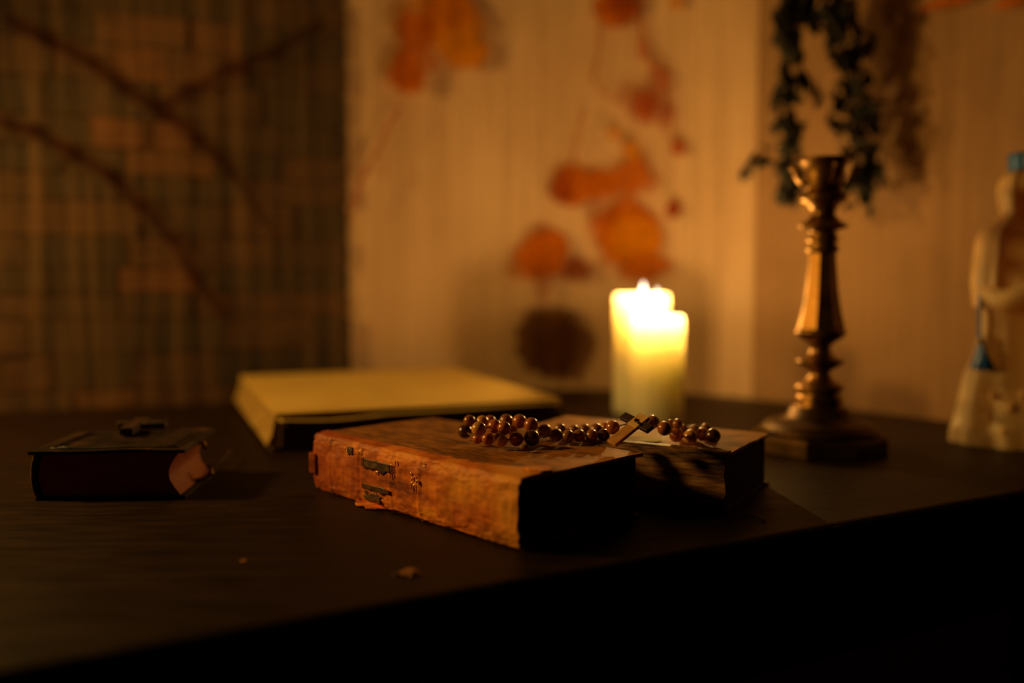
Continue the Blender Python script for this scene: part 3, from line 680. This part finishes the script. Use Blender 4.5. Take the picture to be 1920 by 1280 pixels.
P = [(.0160, zp(474.9)), (.0185, zp(470)), (.0185, zp(464)), (.0150, zp(458)), (.0178, zp(452)), (.0178, zp(446)), (.0150, zp(440)), (.0158, zp(434)), (.0262, zp(428)), (.0290, zp(426)), (.0270, zp(423)), (.0185, zp(414)), (.0130, zp(403)), (.0150, zp(394)), (.0175, zp(386)), (.0255, zp(378)), (.0268, zp(371)), (.0245, zp(365))]
bm = bmesh.new(); lathe(bm, P, 56); link('upper_stem', bm, M_brass, CS, smooth=True)
P = [(.019, zp(364.9)), (.0205, zp(358)), (.0225, zp(345)), (.0232, zp(330)), (.0235, zp(318)), (.0270, zp(309)), (.0300, zp(303)), (.0298, zp(300)), (.021, zp(300.5)), (.0165, zp(305)), (.0155, zp(335)), (.001, zp(336))]
bm = bmesh.new(); lathe(bm, P, 48); link('cup', bm, M_brass, CS, smooth=True)
for k in range(4):
    a0 = k*PI/2+.1; bm = bmesh.new()
    q = [(.023, zp(352)), (.029, zp(345)), (.034, zp(332)), (.036, zp(320)), (.0395, zp(312)), (.0405, zp(319)), (.0375, zp(322))]
    tube(bm, [(r*math.cos(a0), r*math.sin(a0), z) for r, z in q], [.0022, .0026, .003, .003, .0032, .0028, .0016], 8)
    for v in bm.verts:
        t_ = Vector((-math.sin(a0), math.cos(a0), 0)); d = v.co.dot(t_); v.co += t_*d*1.2
    link('rim_petal', bm, M_brass, CS, smooth=True)

# ================================================================== DRIED GARLAND behind the candlestick
gy = 1.395
def gp(px, py, off=0): return aty(px, py, gy+off)
g0 = gp(1550, 190); GA = thing('garland', 'dark dried leafy garland hanging down behind the brass candlestick', 'garland', g0)
GA['label'] = 'dark dried leafy garland hanging before the curtain above the brass candlestick'
gr = random.Random(11)
str_ = [([(1530, -60), (1500, -10), (1480, 40), (1478, 100), (1482, 160), (1474, 230), (1478, 290), (1482, 350), (1478, 372)], 9.5, 17), ([(1580, -40), (1560, 10), (1568, 60), (1590, 110), (1596, 170), (1602, 230), (1618, 290), (1622, 330), (1600, 372)], 12, 19),
        ([(1470, 30), (1500, 20), (1545, 30), (1595, 22)], 9, 17), ([(1590, 115), (1615, 95), (1637, 72)], 5, 11), ([(1490, 345), (1440, 300), (1410, 300), (1392, 335)], 4.5, 8), ([(1480, 160), (1455, 175), (1450, 195)], 4, 8),
        ([(1480, 225), (1458, 228), (1450, 250)], 4, 8), ([(1485, 150), (1520, 165), (1535, 180), (1540, 200)], 5, 8), ([(1620, 240), (1590, 246), (1558, 246)], 6, 11), ([(1625, 300), (1645, 325), (1652, 340)], 6, 13), ([(1620, 200), (1640, 230)], 6, 13)]
stems = bmesh.new()
for path, wd, lsz in str_:
    q = [gp(x, y, gr.uniform(-.008, .008))-g0 for x, y in path]; tube(stems, q, .0016, 6)
    bm = bmesh.new(); tl = sum((b-a).length for a, b in zip(q, q[1:])); n = int(tl/.0020)+6
    for k in range(n):
        u = gr.random()*(len(q)-1); i = min(int(u), len(q)-2); c = q[i].lerp(q[i+1], u-i)
        c = c+Vector((gr.gauss(0, 1), gr.gauss(0, 1)*1.1, gr.gauss(0, 1)))*wd/FPX*1.4*1.25
        ll = lsz/FPX*1.4*gr.uniform(.7, 1.45); lw = ll*.62
        M = Matrix.Translation(c) @ Euler((gr.uniform(0, 6.3), gr.uniform(0, 6.3), gr.uniform(0, 6.3))).to_matrix().to_4x4()
        cp = [(-.9, 0, 0), (-.3, .75, .15), (.35, .7, .2), (1, 0, -.15), (.35, -.7, .2), (-.3, -.75, .15)]
        vs = [bm.verts.new(M@Vector((x*ll, y*lw, z_*lw))) for x, y, z_ in cp]; ce = bm.verts.new(M@Vector((0, 0, -.1*lw)))
        for a in range(6): bm.faces.new((vs[a], vs[(a+1) % 6], ce))
    o = link('leaf_sprig', bm, M_leaf, GA); s_ = o.modifiers.new('s', 'SOLIDIFY'); s_.thickness = .0006
tube(stems, [gp(1530, -60)-g0, gp(1545, -140)-g0, gp(1550, -260)-g0], .0014, 6)
tube(stems, [gp(1580, -40)-g0, gp(1560, -90)-g0, gp(1550, -140)-g0], .0014, 6)
link('stems', stems, M_wick, GA, smooth=True)

# ================================================================== STATUE BOTTLE at the right edge
sd = 1.13; ss = sd/FPX; c0 = aty(1921, 528, sd)
ST = thing('statuette', 'milky statuette of a robed praying figure with a blue crown at the right edge', 'statue', (c0.x, sd, T), 0)
def zs(py): return CAMH+(528-py)*ss
rows = [(846, 118), (838, 121), (815, 121), (800, 119), (785, 115), (765, 112), (745, 110), (720, 105), (700, 99), (685, 92), (665, 84), (640, 77), (610, 74), (585, 76), (565, 83), (530, 86), (500, 85), (470, 84), (450, 81), (436, 74), (424, 58), (412, 44), (402, 38), (392, 38), (380, 43), (366, 47), (352, 47), (340, 43), (330, 36), (324, 30)]
bm = bmesh.new(); seg_ = 96; rings = []
fine = []
for (a, b) in zip(rows, rows[1:]):
    for k in range(5): fine.append((a[0]+(b[0]-a[0])*k/5, a[1]+(b[1]-a[1])*k/5))
fine.append(rows[-1])
for py, rp in fine:
    z = max(0, zs(py)); r = rp*ss; ring = []
    for k in range(seg_):
        a = 2*PI*k/seg_; R_ = r
        if py > 440:
            am = .038*min(1, max(0, py-560)/90)
            R_ *= 1+am*math.sin(a*11+z*10)+am*.6*math.sin(a*6-z*22+1)+.018*noise.noise(Vector((math.cos(a)*3, math.sin(a)*3, z*30)))
        if py > 800: R_ *= 1+.02*math.sin(a*17)
        y_ = R_*math.sin(a)*(.78 if py > 440 else .92); x_ = R_*math.cos(a)
        # praying hands and forearms
        if a > PI:
            fx = x_/ss
            if 440 < py < 560:
                y_ -= .010*math.exp(-(fx/20)**2)*math.exp(-((py-500)/34)**2)
                y_ -= .006*math.exp(-((abs(fx)-42)/18)**2)*math.exp(-((py-535)/22)**2)
            if 340 < py < 400: y_ -= .0035*math.exp(-(fx/6)**2)*math.exp(-((py-368)/8)**2)      # nose
            if 345 < py < 390: y_ += .0022*math.exp(-((abs(fx)-13)/6)**2)*math.exp(-((py-360)/5)**2)   # eye hollows
        ring.append(bm.verts.new((x_, y_, z)))
    rings.append(ring)
for i in range(len(rings)-1):
    for k in range(seg_): bm.faces.new((rings[i][k], rings[i][(k+1) % seg_], rings[i+1][(k+1) % seg_], rings[i+1][k]))
bm.faces.new(rings[0][::-1]); bm.faces.new(rings[-1])
link('figure', bm, M_plastic, ST, smooth=True)
# praying hands, forearms, veil and face as raised forms of the moulding
for sx in (-1, 1):
    bm = bmesh.new(); tube(bm, [(sx*.050, -.012, zs(545)), (sx*.044, -.036, zs(562)), (sx*.026, -.052, zs(545)), (sx*.008, -.060, zs(522))], [.012, .0135, .0115, .008], 14)
    link('sleeve', bm, M_plastic, ST, smooth=True)
    bm = bmesh.new(); tube(bm, [(sx*.007, -.060, zs(524)), (sx*.0045, -.0635, zs(508)), (sx*.0035, -.0655, zs(494))], [.0065, .0065, .0048], 12)
    for k in range(4): tube(bm, [(sx*.0032, -.0660+k*.0032, zs(497)), (sx*.0030, -.0662+k*.0032, zs(486)), (sx*.0024, -.0655+k*.0030, zs(473+(2, 0, 1, 4)[k]))], [.0022, .0020, .0014], 8)
    tube(bm, [(sx*.0055, -.057, zs(510)), (sx*.0050, -.0545, zs(500)), (sx*.0035, -.0535, zs(492))], [.0024, .0022, .0016], 8)
    link('hand', bm, M_plastic, ST, smooth=True)
def veil(u, v):
    a = PI/2+(v-.5)*PI*1.42; py = 326+250*u
    k = 1 if u > .5 else 0
    tb_ = [(326, 33), (340, 44), (352, 48), (366, 48), (382, 45), (400, 41), (412, 47), (424, 61), (436, 76), (450, 83), (500, 86), (530, 87), (580, 80)]
    for (ya, ra), (yb, rb) in zip(tb_, tb_[1:]):
        if ya <= py <= yb: rp = ra+(rb-ra)*(py-ya)/(yb-ya)
    R_ = (rp+2)*ss*(1+.03*math.sin(a*13+u*3)*u)
    return Vector((R_*math.cos(a), R_*math.sin(a)*(.94 if py < 424 else .82), zs(py)))
bm = bmesh.new(); grid(bm, 40, 50, veil); o = link('veil', bm, M_plastic, ST, smooth=True); s_ = o.modifiers.new('s', 'SOLIDIFY'); s_.thickness = .0018; s_.offset = 1
bm = bmesh.new(); ball(bm, Vector((0, -.0290, zs(371))), .0042, 12, (.7, .8, 1.7)); ball(bm, Vector((0, -.0265, zs(386))), .0032, 12, (1.5, .6, .5)); ball(bm, Vector((0, -.0255, zs(395))), .0048, 12, (1.1, .8, .8))
for sx in (-1, 1): ball(bm, Vector((sx*.0098, -.0262, zs(362))), .0034, 12, (1.4, .6, .7)); ball(bm, Vector((sx*.0098, -.0262, zs(354))), .0034, 12, (1.7, .7, .4))
link('face', bm, M_plastic, ST, smooth=True)
# crown-shaped screw cap
def capr(r, z, a): return r*(1+.04*math.sin(a*14))
bm = bmesh.new(); lathe(bm, [(.0215, zs(323.8)), (.0220, zs(318)), (.0218, zs(306)), (.0225, zs(296)), (.0215, zs(291)), (.012, zs(289)), (.001, zs(289))], 84, fn=capr)
o = link('crown_cap', bm, M_blue, ST, smooth=True); o['label'] = 'blue crown-shaped cap'
# blue sash hanging down the side, wider and ragged at its foot
bm = bmesh.new()
def sash(u, v):
    py = 500+190*u; a = PI+.10+(.035+.17*max(0, (u-.62)/.38)**1.3)*v*3.2
    rp = 84 if py < 640 else 84+ (py-640)*.3
    R_ = (rp+3.5)*ss*(1+.03*math.sin(a*9+zs(py)*14)*min(1, (py-440)/120)); e = .0025*noise.noise(Vector((u*12, v*9, 1)))
    return Vector((R_*math.cos(a), R_*math.sin(a)*.80, zs(py)+e*3*(u > .9)))
grid(bm, 40, 10, sash); o = link('sash', bm, M_blue, ST, smooth=True); o['label'] = 'blue sash'
s_ = o.modifiers.new('s', 'SOLIDIFY'); s_.thickness = .002; s_.offset = 0
bm = bmesh.new(); ball(bm, Vector(sash(.73, .55))+Vector((-.001, -.0035, 0)), .0042, 14, (1, .6, 1.2)); link('stone', bm, M_page, o, smooth=True)
# small flowers at the feet
for (px, py, r) in ((1838, 735, 9), (1862, 755, 10), (1835, 775, 8), (1880, 730, 9), (1900, 760, 10), (1855, 800, 9)):
    a = PI+math.acos(max(-1, min(1, (1921-px)/112))); rr_ = (110 if py < 770 else 118)*ss
    c = Vector((rr_*math.cos(a), rr_*math.sin(a)*.80, zs(py))); bm = bmesh.new()
    for k in range(5):
        b = 2*PI*k/5; ball(bm, c+Vector((math.cos(b)*r*.55*ss, -.001, math.sin(b)*r*.55*ss)), r*.5*ss, 10, (1, .7, 1))
    ball(bm, c+Vector((0, -.003, 0)), r*.35*ss, 8); link('rose', bm, M_plastic, ST, smooth=True)

# ================================================================== CRUMBS ON THE TABLE
frag(768, 1076, 0, .0050, 'leaf_crumb', 'reddish leaf crumb on the table before the orange book, the largest crumb', 'crumb', 2)
frag(745, 1078, 0, .0022, 'leaf_crumb', 'tiny dark sliver just left of the largest crumb', 'crumb', 7, M_darkwood)
frag(458, 1053, 0, .0021, 'leaf_crumb', 'tiny pale crumb alone on the table front left', 'crumb', 4)
a = onz(1402, 962, .001); b = onz(1436, 978, .001); bm = bmesh.new(); tube(bm, [a, a.lerp(b, .5)+Vector((0, 0, .001)), b], .0007, 6)
tag(link('splinter', bm, M_crosswood, smooth=True), 'thin pale splinter on the table right of the tan book', 'splinter')
